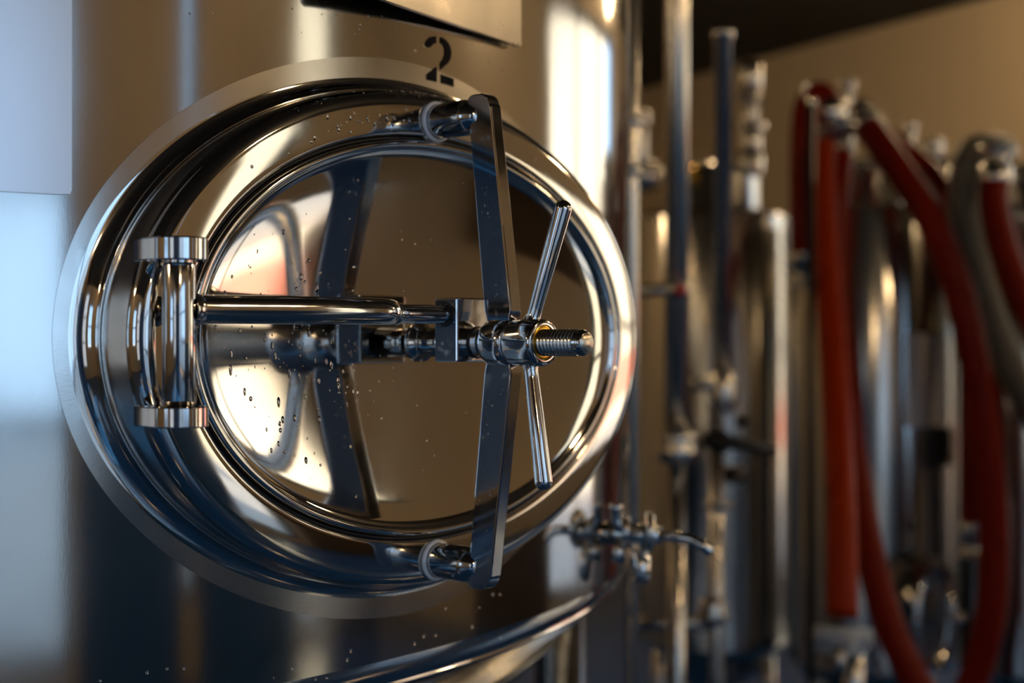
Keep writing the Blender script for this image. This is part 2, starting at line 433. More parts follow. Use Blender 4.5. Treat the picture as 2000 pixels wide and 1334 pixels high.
# ---- door
mesh('gasket', *loft([ring(0.0030, 0.017), ring(0.0018, 0.0065), ring(0.0, 0.0050), ring(-0.0015, 0.0065), ring(-0.003, 0.017)]), 'gasket', neck)
rows = [ring(-0.0020, 0.016), ring(-0.0020, 0.002), ring(-0.0027, -0.0010), ring(-0.0044, -0.0025), ring(-0.0068, -0.0026), ring(-0.0090, -0.0014), ring(-0.0105, 0.0002), ring(-0.0120, 0.0012)]
door = mesh('manway_door', *loft(rows), 'polish', TK)
def dy(k): return 0.0040+0.0170*(1-k*k)+0.0020*(1-k**10)
rows = [ring(-0.0120, 0.0012), ring(-0.0135, 0.0020), ring(-0.0160, 0.0031), ring(-0.0190, 0.0040)]
base = [ell(t, -0.019) for t in TS]
for i in range(1, 22):
    k = 1-i/22.0
    rows.append([P(x*k, dy(k), z*k) for x, z in base])
v, f = loft(rows); n = len(v); v.append(P(0, dy(0), 0)); f += [[(len(rows)-1)*NT+j, (len(rows)-1)*NT+(j+1) % NT, n] for j in range(NT)]
mesh('dished_panel', v, f, 'mirror', door)
ZA = -0.0045                                            # screw axis height
mesh('spindle', *revolve(P(0, 0.0236, ZA), (0, -1, 0), [(0.020, 0), (0.020, 0.004), (0.0155, 0.006), (0.0145, 0.02), (0.015, 0.055)], 32, False, True), 'polish', door)
v, f = bevelled(*box((-0.030, -0.0585, Z0-0.0235), (0.030, -0.0280, Z0+0.0390)), 0.0016, 2)
mesh('clamp_block', v, f, 'bar', door, auto=18)
mesh('bore_ring', *revolve(P(-0.0302, -0.0430, 0.0228), (-1, 0, 0), [(0.0092, -0.001), (0.0118, -0.001), (0.0118, 0.0006), (0.0092, 0.0006)], 32), 'gasket', door)
mesh('collar_ring', *revolve(P(0, -0.0584, ZA), (0, -1, 0), [(0.0130, -0.001), (0.0160, -0.001), (0.0158, 0.0012), (0.0130, 0.0012)], 32), 'gasket', door)

# ---- threaded rod with real thread
TR = 0.0128
def rod():
    n, pitch, depth = 28, 0.0042, 0.0019
    y0, y1 = -0.056, -0.186
    rings = []
    steps = int((y0-y1)/pitch*8)
    for i in range(steps+1):
        y = y0+(y1-y0)*i/steps
        w = []
        for j in range(n):
            ph = ((y0-y)/pitch - j/n) % 1.0
            tri = abs(ph-0.5)*2
            r_ = TR-depth*min(1.0, max(0.0, tri*1.5-0.25))
            w.append(P(r_*cos(2*PI*j/n), y, ZA+r_*sin(2*PI*j/n)))
        rings.append(w)
    for r_, y in ((TR-0.0004, y1-0.0004), (TR-0.0004, y1-0.0048), (TR-0.0026, y1-0.0086), (TR-0.0034, y1-0.0092)):
        rings.append([P(r_*cos(2*PI*j/n), y, ZA+r_*sin(2*PI*j/n)) for j in range(n)])
    return loft(rings, True, True, True)
mesh('threaded_rod', *rod(), 'thread', TK, auto=50)

mesh('rod_end', *revolve(P(0, -0.1952, ZA), (0, -1, 0), [(TR-0.0035, 0), (TR-0.0037, 0.0004), (0.0002, 0.0005)], 28, False, True), 'machined', TK)

# ---- yoke: hub, two arms, two posts with washers
yoke = mesh('clamp_yoke', *revolve(P(0, -0.0590, ZA), (0, -1, 0), [(0.0125, 0), (0.0148, 0.0006), (0.0155, 0.003), (0.0155, 0.008), (0.0165, 0.011), (0.0190, 0.0145), (0.0216, 0.018), (0.0228, 0.022), (0.0231, 0.026), (0.0230, 0.0455), (0.0218, 0.0475), (0.0125, 0.0477)], 48), 'bar', TK)
def arm(sg, zh, ze, yh, ye, zr, yr):
    """bar in the y-z plane; yh, ye: inner and outer y at the hub and at the end"""
    def put(a, b, d): return P(d, a, b)
    zj = ze-sg*0.0072
    def ln(k, z): return yh[k]+(ye[k]-yh[k])*(z-zh)/(ze-zh)
    pts = [(yh[0]-0.004, zh*0.55), (yh[0], zh), (ln(0, zh+sg*0.001), zh+sg*0.001), (ln(0, zj), zj), (ye[0], ze-sg*0.006)]
    for i in range(1, 10):
        a = PI/2*i/10; pts.append((ye[0]-0.010*(1-cos(a)), ze-sg*0.006+sg*0.006*sin(a)))
    pts.append((ye[0]-0.012, ze))
    for i in range(1, 10):
        a = PI/2*i/10; pts.append((ye[1]+0.013-0.013*sin(a), ze-sg*0.013*(1-cos(a))))
    pts += [(ln(1, ze-sg*0.0142), ze-sg*0.0142), (ln(1, ze-sg*0.0155), ze-sg*0.0155), (ln(1, zh+sg*0.001), zh+sg*0.001), (yh[1], zh), (yh[1]+0.0015, zh*0.80), (yh[1]+0.0025, zh*0.50)]
    v, f = prism(pts, -0.0078, 0.0078, put)
    bm = bmesh.new(); vv = [bm.verts.new(p) for p in v]
    for q in f: bm.faces.new([vv[i] for i in q])
    bmesh.ops.recalc_face_normals(bm, faces=bm.faces)
    big = [e for e in bm.edges if len(e.link_faces) == 2 and any(len(x.verts) > 6 for x in e.link_faces)]
    bmesh.ops.bevel(bm, geom=big, offset=0.0016, segments=3, profile=0.5, affect='EDGES')
    bm.verts.index_update()
    v = [p.co.copy() for p in bm.verts]; f = [[x.index for x in q.verts] for q in bm.faces]; bm.free()
    mesh('arm', v, f, 'bar', yoke, auto=11)
YH, YE = (-0.0735, -0.1085), (-0.0505, -0.0805)
arm(1, 0.026, 0.2385, YH, YE, 0, 0)
arm(-1, -0.034, -0.2455, YH, YE, 0, 0)
for zc in (0.2180, -0.2240):
    mesh('post', *revolve(P(0, 0.004, zc), (0, -1, 0), [(0.0165, 0), (0.0170, 0.010), (0.0178, 0.020), (0.0178, 0.048), (0.0160, 0.055), (0.0115, 0.0605), (0.0100, 0.066)], 40, False, True), 'bar', yoke)
    mesh('washer', *revolve(P(0, 0.0005, zc), (0, -1, 0), [(0.016, 0.0), (0.0200, 0.0004), (0.0208, 0.0020), (0.0204, 0.0040), (0.0176, 0.0046)], 40), 'white_ring', yoke)
    mesh('seat_ring', *revolve(P(0, 0.0035, zc), (0, -1, 0), [(0.0215, -0.002), (0.0212, 0.001), (0.0190, 0.0030), (0.0165, 0.0034)], 40), 'polish', yoke)

# ---- wing nut
nut = mesh('wing_nut', *revolve(P(0, -0.1078, ZA), (0, -1, 0), [(0.0150, 0.0), (0.0212, 0.0), (0.0224, 0.0014), (0.0227, 0.004), (0.0227, 0.032), (0.0219, 0.0355), (0.0208, 0.0365), (0.0172, 0.0365), (0.0172, 0.030)], 56), 'bar', TK, auto=50)
mesh('bushing', *revolve(P(0, -0.1078, ZA), (0, -1, 0), [(0.0172, 0.026), (0.0172, 0.0352), (0.0166, 0.0358), (0.0130, 0.0358), (0.0130, 0.026)], 40), 'brass', nut, auto=50, label='brass bushing around the thread')
def handle(base, tip):
    base, tip = Vector(base), Vector(tip); d = (tip-base); L = d.length; d.normalize()
    pr = [(0.0150, 0.0), (0.0115, 0.008), (0.0082, 0.0125), (0.0067, 0.018), (0.0066, 0.026), (0.0071, 0.045), (0.0086, L-0.010)]
    for i in range(1, 8):
        a = PI/2*i/7; pr.append((max(0.0003, 0.0086*cos(a)), L-0.010+0.0085*sin(a)))
    mesh('handle', *revolve(base, d, pr, 32, True, True), 'bar', nut)
handle(P(0.000, -0.1245, ZA+0.009), onp(1105, 388, 0, 0.010))
handle(P(0.000, -0.1245, ZA-0.009), onp(1064, 961, 0, -0.010))

# ---- hinge: two lugs on the neck, hinge tube, swing arm with its pin
HYv = -0.031
hc = onp(350, 650, 1, HYv); hx = hc.x
def lug(z0, z1, s):
    pts = []
    for i in range(17):
        a = -PI/2+PI*i/16; pts.append((0.0235*sin(a), HYv-0.0235*cos(a)))
    pts += [(0.0200, 0.004), (-0.0200, 0.004)]
    v, f = prism(pts, z0, z1, lambda a, b, d: P(hx+a, b, d))
    bm = bmesh.new(); vv = [bm.verts.new(p) for p in v]
    for q in f: bm.faces.new([vv[i] for i in q])
    bmesh.ops.recalc_face_normals(bm, faces=bm.faces)
    bmesh.ops.bevel(bm, geom=[e for e in bm.edges if any(len(x.verts) > 6 for x in e.link_faces)], offset=0.0014, segments=2, profile=0.5, affect='EDGES')
    bm.verts.index_update(); v = [p.co.copy() for p in bm.verts]; f = [[x.index for x in q.verts] for q in bm.faces]; bm.free()
    mesh('hinge_lug', v, f, 'bar', neck, auto=18)
lug(0.0632, 0.0825, 1); lug(-0.0735, -0.0560, -1)
swing = mesh('swing_arm', *tube(spline([(hx, HYv, Z0+0.0238), (hx+0.05, HYv-0.003, Z0+0.0240), (-0.20, HYv-0.012, Z0+0.0245), (-0.130, HYv-0.016, Z0+0.0243), (-0.108, HYv-0.013, Z0+0.0240), (-0.098, HYv-0.003, Z0+0.0235), (-0.096, HYv+0.009, Z0+0.0230)], 8), [0.0124]*41+[0.0122]*4+[0.0115, 0.0105, 0.0085, 0.004], 32), 'bar', TK)
mesh('hinge_tube', *revolve(P(hx, HYv, -0.0552), (0, 0, 1), [(0.0095, -0.0006), (0.0132, 0), (0.0138, 0.0012), (0.0138, 0.1150), (0.0132, 0.1164), (0.0095, 0.1168), (0.0115, 0.1172), (0.0115, 0.1190)], 40), 'bar', swing, auto=50)
mesh('weld_collar', *revolve(P(hx+0.004, HYv, 0.0238), (1, 0, 0), [(0.0150, 0.004), (0.0152, 0.008), (0.0142, 0.0125), (0.0128, 0.016), (0.0122, 0.020)], 32), 'bar', swing)
mesh('pivot_pin', *revolve(P(-0.110, -0.0430, 0.0228), (1, 0, 0), [(0.006, 0), (0.0112, 0.004), (0.0120, 0.010), (0.0105, 0.016), (0.0093, 0.022), (0.0093, 0.060), (0.0086, 0.0605), (0.0086, 0.082)], 32), 'bar', swing, auto=50)

# ---- stencilled number 2 and plates on the shell
def hit(px, py, off=0.0):
    d = FWD+RGT*((px-1000)/FOC)+UP*((HY-py)/FOC); o = CAM-Vector((CX, CY, 0)); r_ = R+off
    a = d.x**2+d.y**2; b = 2*(o.x*d.x+o.y*d.y); c = o.x**2+o.y**2-r_*r_
    t = (-b-math.sqrt(max(b*b-4*a*c, 0)))/(2*a); p = CAM+d*t
    return math.atan2(p.x-CX, CY-p.y), p.z-Z0
p2a, z2a = hit(828, 158, 0); p2b, z2b = hit(886, 165); _, z2t = hit(858, 70)
ph0, wph = p2a, (p2b-p2a); zb2 = z2a+0.0005; ht = z2t-zb2
def stencil(poly):
    k = 6; out = []                          # subdivide so that the paint follows the curved wall
    for i in range(len(poly)):
        a, b = poly[i], poly[(i+1) % len(poly)]
        for q in range(k): out.append((a[0]+(b[0]-a[0])*q/k, a[1]+(b[1]-a[1])*q/k))
    return out
def arc(cx, cy, r1, r2, a0, a1, n=14, sq=1.0):
    o = [(cx+r2*cos(math.radians(a0+(a1-a0)*i/n)), cy+sq*r2*sin(math.radians(a0+(a1-a0)*i/n))) for i in range(n+1)]
    i_ = [(cx+r1*cos(math.radians(a1+(a0-a1)*i/n)), cy+sq*r1*sin(math.radians(a1+(a0-a1)*i/n))) for i in range(n+1)]
    return o+i_
pieces = [
    [(0.02, 0.72), (0.08, 0.84), (0.20, 0.93), (0.38, 0.975), (0.38, 0.82), (0.30, 0.80), (0.24, 0.74), (0.16, 0.70)],
    [(0.54, 0.98), (0.70, 0.95), (0.84, 0.86), (0.90, 0.74), (0.88, 0.60), (0.80, 0.48), (0.54, 0.30), (0.54, 0.44), (0.64, 0.54), (0.69, 0.66), (0.68, 0.77), (0.62, 0.84), (0.54, 0.86)],
    [(0.06, 0.02), (0.06, 0.13), (0.40, 0.34), (0.40, 0.02)],
    [(0.54, 0.02), (0.54, 0.20), (0.98, 0.17), (0.98, 0.0)],
]
two = MB()
for pc in pieces:
    pc = stencil(pc)
    n = len(pc); out = [cyl(ph0+wph*a, zb2+ht*b, 0.0012) for a, b in pc]; inn = [cyl(ph0+wph*a, zb2+ht*b, -0.0003) for a, b in pc]
    two.add(out+inn, [list(range(n))]+[[i, (i+1) % n, n+(i+1) % n, n+i] for i in range(n)])
two.build('stencil_number', 'paint', TK, smooth=False, label='black stencilled number 2 on the tank wall')

# white glossy card, lower right corner rounded, on the left of the shell
pr_, zc_ = hit(140, 381, 0.003)
def card():
    w, h_, rc = 0.30, 0.42, 0.0045
    n = 24
    us = [pr_-w/R*(1-i/n) for i in range(n)]+[pr_-rc*0.3/R, pr_]
    lo = [zc_]*(n-1)+[zc_, zc_+0.0008, zc_+rc]
    v = []
    for o in (0.0035, 0.0005):
        for u, l in zip(us, lo): v.append(cyl(u, l, o))
        for u in us: v.append(cyl(u, zc_+h_, o))
    m_ = len(us); f = []
    for k in range(2):
        b_ = k*2*m_
        for i in range(m_-1): f.append([b_+i, b_+i+1, b_+m_+i+1, b_+m_+i])
    lp = list(range(m_))+list(range(2*m_-1, m_-1, -1))
    for i in range(len(lp)):
        a, b = lp[i], lp[(i+1) % len(lp)]; f.append([a, b, 2*m_+b, 2*m_+a])
    return v, f
mesh('white_card', *card(), 'card', TK, auto=30, label='white glossy card fixed to the tank wall')

# name plate standing off the shell above the number
PHI = math.radians(10.6)
def plate():
    nrm = Vector((sin(PHI), -cos(PHI), 0)); tan = Vector((cos(PHI), sin(PHI), 0))
    c0 = Vector((CX, CY, 0))+nrm*(R+0.006)
    def hitp(px, py):
        d = FWD+RGT*((px-1000)/FOC)+UP*((HY-py)/FOC); t = (c0-CAM).dot(nrm)/d.dot(nrm); return CAM+d*t
    q = hitp(1009, 92); s1 = (q-c0).dot(tan); z0 = q.z
    s0 = -0.300
    pts = [(s0, z0+0.004), (s0+0.004, z0), (s1-0.001, z0), (s1, z0+0.001), (s1, z0+0.30), (s0, z0+0.30)]
    v, f = prism(pts, 0.0, 0.006, lambda a, b, d: c0+tan*a+nrm*d+Vector((0, 0, b)))
    pl = mesh('name_plate', v, f, 'plate', TK, smooth=False, label='plain steel plate standing off the tank wall')
    for a in (s0+0.06, s1-0.06):
        for zz in (0.06, 0.24):
            o = c0+tan*a+Vector((0, 0, z0+zz))
            mesh('standoff', *revolve(o, -nrm, [(0.010, 0), (0.010, 0.05)], 16, True, True), 'satin', pl)
plate()

# ---- sample valve near the right edge of the shell
vd = 1.93
vb = MB(); vb.add(*tube([at(1165, 1044, vd+0.05), at(1182, 1042, vd), at(1236, 1042, vd-0.02), at(1290, 1046, vd-0.04)], [0.020, 0.015, 0.013, 0.012], 24))
sv = vb.build('sample_valve', 'polish', TK, label='small chrome sample valve on the tank wall')
d_ = (at(1290, 1046, vd)-at(1182, 1042, vd)).normalized()
mesh('clamp_ring', *revolve(at(1268, 1040, vd-0.03), d_, [(0.014, -0.006), (0.026, -0.005), (0.028, 0), (0.026, 0.005), (0.014, 0.006)], 32), 'polish', sv)
mesh('clamp_ring', *revolve(at(1222, 1038, vd-0.015), d_, [(0.014, -0.004), (0.021, -0.004), (0.022, 0), (0.021, 0.004), (0.014, 0.004)], 32), 'polish', sv)
mesh('lever', *tube(spline([at(1214, 1034, vd-0.02), at(1206, 1018, vd-0.022), at(1204, 998, vd-0.025), at(1203, 984, vd-0.025)], 5), [0.0085]*6+[0.0075]*5+[0.009]*4+[0.006], 16), 'polish', sv)
mesh('spout', *tube(spline([at(1285, 1046, vd-0.04), at(1320, 1048, vd-0.05), at(1350, 1054, vd-0.055), at(1374, 1066, vd-0.06), at(1389, 1078, vd-0.06)], 6), 0.0072, 18), 'polish', sv)
mesh('drain_leg', *tube([at(1243, 1048, vd-0.02), at(1246, 1085, vd-0.02), at(1250, 1090, vd-0.02), at(1253, 1132, vd-0.022), at(1254, 1140, vd-0.022)], [0.011, 0.011, 0.014, 0.012, 0.007], 20), 'polish', sv)
mesh('wing_screw', *tube([at(1210, 1050, vd-0.02), at(1206, 1098, vd-0.03)], [0.006, 0.010], 14), 'polish', sv)

# ---- water droplets on door and neck (uncountable spatter)
dr = MB()
def drop(c, n, r_, stretch=1.0, flat=0.5):
    d, u, w = frame(n)
    dn = Vector((0, 0, -1)); dn = (dn-d*dn.dot(d))
    if dn.length > 1e-3: u = dn.normalized(); w = d.cross(u)
    nn, mm = 8, 4; rings = []
    for i in range(mm):
        a = PI/2*i/mm
        rings.append([c+(u*cos(2*PI*j/nn)*stretch+w*sin(2*PI*j/nn))*r_*cos(a)+d*(r_*flat*sin(a)-0.0001) for j in range(nn)])
    v, f = loft(rings); k = len(v); v.append(c+d*r_*flat)
    f += [[(mm-1)*nn+j, (mm-1)*nn+(j+1) % nn, k] for j in range(nn)]; f.append(list(range(nn))[::-1])
    dr.add(v, f)
rd = random.Random(3)
for i in range(190):                                     # left half of the dish, thickest low on the left
    k = rd.uniform(0.30, 0.95); t = rd.gauss(PI*1.05, 0.55)
    x, z = ell(t, -0.019); x *= k; z *= k
    drop(P(x, dy(k), z), (0, -1, 0), rd.choice([0.0006, 0.0009, 0.0012, 0.0016, 0.0021]), rd.choice([1, 1.2, 1.8, 2.6]))
for i in range(60):
    k = rd.uniform(0.2, 0.93); t = rd.uniform(0, 2*PI)
    x, z = ell(t, -0.019); x *= k; z *= k
    drop(P(x, dy(k), z), (0, -1, 0), rd.choice([0.0006, 0.0008, 0.0011]), rd.choice([1, 1.3]))
for i in range(75):                                      # front band of the neck, mostly on top
    t = rd.gauss(PI*0.53, 0.30); o = rd.uniform(0.007, 0.031); x, z = ell(t, o)
    y = 0.0010*((o-0.006)/0.026)**2
    drop(P(x, y, z), (0, -1, 0.15), rd.choice([0.0008, 0.0011, 0.0014, 0.0018]), rd.choice([1, 1.2, 1.5]))
for i in range(70):                                      # round top edge
    t = rd.gauss(PI*0.50, 0.26); a = rd.uniform(0.5, 1.25); o = 0.032+0.017*sin(a); x, z = ell(t, o)
    drop(P(x, 0.0180-0.017*cos(a), z), (0, -cos(a), sin(a)), rd.choice([0.0008, 0.0011, 0.0015]), 1.0)
for i in range(70):                                      # on the wall above
    ph, z = rd.uniform(-0.16, 0.18), rd.uniform(0.29, 0.37)
    drop(cyl(ph, z), (sin(ph), -cos(ph), 0), rd.choice([0.0006, 0.0009, 0.0012]), rd.choice([1, 1.4]))
for i in range(26):
    ph, z = rd.uniform(-0.22, 0.24), rd.uniform(-0.34, -0.28)
    drop(cyl(ph, z), (sin(ph), -cos(ph), 0), rd.choice([0.0008, 0.0012, 0.0016]), rd.choice([1, 1.6]))
for i in range(46):                                      # on the left faces of the yoke
    s = rd.choice([1, -1]); k = rd.random(); z = (0.04+0.17*k)*s
    yy = -0.0735+(0.023*k)-rd.uniform(0.004, 0.028)
    drop(P(-0.0078, yy, z), (-1, 0, 0), rd.choice([0.0006, 0.0008, 0.0011]), 1.2)
o = dr.build('water_droplets', 'water', TK); o['kind'] = 'stuff'; o['label'] = 'clear water droplets spattered over the manway'

# ------------------------------------------------------------------ standing pipes behind the big tank
def pipe(name, label, x, y0, y1, dep, r_, m='pipe', cat='pipe'):
    p0, p1 = at(x, y1, dep), at(x, y0, dep)
    p0 = Vector((p0.x, p0.y, max(p0.z, 0)))
    t = thing(name, label, cat, p0)
    return t, p0, p1
D1 = 3.05
p0 = at(1322, 1334, D1); p0.z = 0
t = thing('standpipe', 'tall steel pipe rising beside the big tank, with a clamp and red knob', 'pipe', p0)
x1, y1 = p0.x, p0.y
def cz(py, dep): return Z0+(HY-py)/FOC*dep
mesh('tube', *revolve((x1, y1, 0), (0, 0, 1), [(0.0255, cz(900, D1)), (0.0255, CEIL)], 32, True, True), 'pipe', t)
mesh('union', *revolve((x1, y1, 0), (0, 0, 1), [(0.026, cz(905, D1)), (0.040, cz(900, D1)), (0.042, cz(872, D1)), (0.036, cz(866, D1)), (0.040, cz(858, D1)), (0.040, cz(845, D1)), (0.026, cz(838, D1))], 32, True, True), 'pipe', t)
mesh('lower_tube', *revolve((x1, y1, 0), (0, 0, 1), [(0.019, 0.0), (0.019, cz(900, D1))], 24, True, True), 'pipe', t)
cb = MB(); a, b = at(1236, 567, D1), at(1345, 566, D1)
cb.add(*tube([a, b], 0.0135, 16)); cb.build('clamp_bar', 'pipe', t)
mesh('clamp_collar', *revolve((x1, y1, cz(580, D1)), (0, 0, 1), [(0.026, 0), (0.031, 0.002), (0.031, 0.028), (0.026, 0.030)], 32), 'pipe', t)
mesh('knob', *revolve(at(1329, 566, D1-0.026), -FWD, [(0.011, 0), (0.014, 0.006), (0.013, 0.014), (0.006, 0.018)], 20, True, True), 'redknob', t, label='small red knob')

D2 = 3.3
p0 = at(1412, 1334, D2); p0.z = 0; x2, y2 = p0.x, p0.y
t = thing('standpipe', 'steel pipe with a capped top and side fittings before the blue lit tank', 'pipe', p0)
c = cz(58, D2)
mesh('tube', *revolve((x2, y2, 0), (0, 0, 1), [(0.0205, cz(760, D2)), (0.0205, c-0.02), (0.0245, c-0.018), (0.0250, c-0.004), (0.018, c+0.006), (0.004, c+0.009)], 28, True, True), 'pipe', t)
mesh('union', *revolve((x2, y2, 0), (0, 0, 1), [(0.021, cz(806, D2)), (0.026, cz(800, D2)), (0.030, cz(775, D2)), (0.030, cz(728, D2)), (0.021, cz(722, D2))], 28, True, True), 'pipe', t)
mesh('lower_tube', *revolve((x2-0.012, y2+0.01, 0), (0, 0, 1), [(0.017, 0.0), (0.017, cz(790, D2))], 24, True, True), 'pipe', t)
mesh('side_branch', *tube([at(1412, 750, D2), at(1345, 752, D2)], 0.0155, 18), 'pipe', t)
lv = mesh('valve_lever', *tube([at(1372, 858, D2-0.1), at(1440, 866, D2-0.1), at(1516, 882, D2-0.1)], [0.020, 0.017, 0.013], 14), 'black', t, label='black valve lever')
mesh('lever_boss', *revolve(at(1404, 862, D2-0.09), FWD, [(0.026, -0.02), (0.028, 0), (0.024, 0.05)], 20, True, True), 'black', t)
mesh('knob', *revolve(at(1449, 822, D2+0.06), -FWD, [(0.013, 0), (0.017, 0.01), (0.010, 0.022)], 18, True, True), 'black', t, label='black knob')
a = at(1434, 926, D2+0.05)
mesh('sensor_box', *bevelled(*box((a.x-0.024, a.y-0.02, a.z-0.020), (a.x+0.024, a.y+0.02, a.z+0.020)), 0.004, 2), 'black', t, auto=40)
mesh('drain_valve', *revolve(at(1392, 1196, D2-0.03), UP, [(0.020, -0.03), (0.034, -0.024), (0.036, 0.0), (0.030, 0.012), (0.034, 0.024), (0.020, 0.034)], 28, True, True), 'pipe', t)
mesh('drain_branch', *tube([at(1392, 1218, D2-0.03), at(1228, 1216, D2-0.03)], 0.017, 18), 'pipe', t)
mesh('flange', *revolve(at(1405, 985, D2), UP, [(0.018, -0.008), (0.034, -0.006), (0.034, 0.006), (0.018, 0.008)], 28, True, True), 'pipe', t)

D3 = 2.6
p0 = at(1234, 1334, D3); p0.z = 0
t = thing('standpipe', 'slim steel pipe right against the edge of the big tank', 'pipe', p0)
mesh('tube', *revolve((p0.x, p0.y, 0), (0, 0, 1), [(0.0125, 0), (0.0125, CEIL)], 24, True, True), 'pipe', t)
mesh('wall_clip', *revolve((p0.x, p0.y, cz(250, D3)), (0, 0, 1), [(0.013, 0), (0.018, 0.002), (0.018, 0.02), (0.013, 0.022)], 24), 'pipe', t)
mesh('wall_clip', *revolve((p0.x, p0.y, cz(345, D3)), (0, 0, 1), [(0.013, 0), (0.018, 0.002), (0.018, 0.02), (0.013, 0.022)], 24), 'pipe', t)

# ------------------------------------------------------------------ small tanks behind
def small_tank(px, dep, rpx, label, ysh=424, ytop=308, cap=0.52):
    c = at(px, 1334, dep); c.z = 0
    r_ = rpx/FOC*dep
    t = thing('cellar_tank', label, 'tank', c, 'small cellar tanks in a row behind')
    zs = cz(ysh, dep)
    def zz(py): return cz(py, dep)
    mesh('shell', *revolve((c.x, c.y, 0), (0, 0, 1), [(r_, 0.34), (r_, 0.9), (r_, zs-0.004), (r_-0.004, zs+0.006), (r_*0.92, zs+0.014), (r_*0.80, zs+0.020), (r_*0.56, zs+0.026)], 72), 'bsteel', t)
    zt = zz(ytop); k = r_*cap
    mesh('dome_cap', *revolve((c.x, c.y, 0), (0, 0, 1), [(k*1.04, zs+0.018), (k, zs+0.030), (k, zt-0.050), (k*0.96, zt-0.030), (k*0.82, zt-0.014), (k*0.5, zt-0.003), (0.012, zt)], 56), 'bsteel', t)
    mesh('bottom_cone', *revolve((c.x, c.y, 0), (0, 0, 1), [(0.04, 0.16), (r_*0.6, 0.22), (r_, 0.34)], 56, True), 'bsteel', t)
    for a in (0.6, 2.7, 4.8):
        x, y = c.x+0.8*r_*cos(a), c.y+0.8*r_*sin(a)
        mesh('leg', *revolve((x, y, 0), (0, 0, 1), [(0.024, 0), (0.024, 0.36)], 14, True, True), 'bsteel', t)
    return t, c, r_, zs, zt
TB, cB, rB, zsB, ztB = small_tank(1392, 4.62, 148, 'small cellar tank with blue highlights behind the standing pipes', 428, 318, 0.62)
TC, cC, rC, zsC, ztC = small_tank(1690, 4.30, 148, 'small cellar tank with a white paper sheet taped to it and red hoses over it', 422, 312)
TD, cD, rD, zsD, ztD = small_tank(2012, 4.25, 146, 'small cellar tank cut off by the right edge of the picture', 420, 320)
TE, cE, rE, zsE, ztE = small_tank(1828, 5.10, 110, 'small cellar tank half hidden behind the red and grey hoses', 385, 305)

def stack(parent, px, dep, segs):
    """vertical fitting: list of (py_top, py_bottom, radius)"""
    for i, (ya, yb, r_) in enumerate(segs):
        a, b = at(px, yb, dep), at(px, ya, dep); L = (b-a).length
        mesh('fitting', *revolve(a, (0, 0, 1), [(r_*0.8, 0), (r_, L*0.12), (r_, L*0.88), (r_*0.8, L)], 24, True, True), 'pipe', parent)
stack(TB, 1466, 4.55, [(122, 178, 0.036), (176, 206, 0.030), (204, 240, 0.022), (238, 258, 0.050), (256, 300, 0.034), (298, 345, 0.042)])
mesh('side_valve', *tube([at(1440, 190, 4.5), at(1490, 200, 4.5)], 0.018, 16), 'pipe', TB)
stack(TB, 1254, 4.6, [(218, 246, 0.024), (244, 330, 0.016)])
mesh('relief_valve', *revolve(at(1262, 345, 4.5), UP, [(0.01, -0.05), (0.045, -0.04), (0.056, 0), (0.045, 0.04), (0.01, 0.05)], 28, True, True), 'pipe', TB)
mesh('relief_valve', *revolve(at(1352, 345, 4.5), UP, [(0.01, -0.03), (0.024, -0.02), (0.028, 0), (0.024, 0.02), (0.01, 0.03)], 24, True, True), 'brass', TB)
stack(TC, 1655, 4.25, [(156, 176, 0.022), (174, 222, 0.013), (220, 240, 0.024), (238, 312, 0.020)])
stack(TC, 1612, 4.22, [(190, 245, 0.026), (243, 262, 0.032), (260, 314, 0.024)])
mesh('tee', *tube([at(1600, 252, 4.22), at(1660, 232, 4.23)], 0.022, 16), 'pipe', TC)
stack(TE, 1778, 5.05, [(240, 258, 0.022), (256, 320, 0.016)])
stack(TE, 1822, 5.05, [(272, 300, 0.034), (298, 330, 0.024)])
stack(TD, 1958, 4.15, [(282, 296, 0.026), (294, 330, 0.018), (328, 350, 0.026), (348, 400, 0.020)])
# paper sheet, black thermometer and oval manway on the middle tank
def wrap(name, c, r_, px0, px1, py0, py1, dep, off, m, parent, label=None):
    a0 = math.asin(max(-1, min(1, (px0-parent_px[parent.name])/rpx_[parent.name]))); a1 = math.asin(max(-1, min(1, (px1-parent_px[parent.name])/rpx_[parent.name])))
    n = 10; v = []
    for o in (off, 0.0004):
        for i in range(n+1):
            a = a0+(a1-a0)*i/n
            for py in (py1, py0):
                p = Vector((c.x, c.y, 0))+(RGT*sin(a)-FWD*cos(a))*(r_+o); v.append((p.x, p.y, cz(py, dep)))
    f = []
    m2 = 2*(n+1)
    for i in range(n):
        f += [[2*i, 2*i+2, 2*i+3, 2*i+1], [m2+2*i, m2+2*i+1, m2+2*i+3, m2+2*i+2], [2*i, m2+2*i, m2+2*i+2, 2*i+2], [2*i+1, 2*i+3, m2+2*i+3, m2+2*i+1]]
    f += [[0, 1, m2+1, m2], [2*n, m2+2*n, m2+2*n+1, 2*n+1]]
    return mesh(name, v, f, m, parent, smooth=False, label=label)
parent_px = {TC.name: 1690}; rpx_ = {TC.name: 148}
wrap('paper_sheet', cC, rC, 1730, 1828, 652, 830, 4.16, 0.0012, 'paper', TC, 'white paper sheet taped on')
wrap('thermometer', cC, rC, 1776, 1826, 836, 910, 4.16, 0.022, 'black', TC, 'black rectangular thermometer')
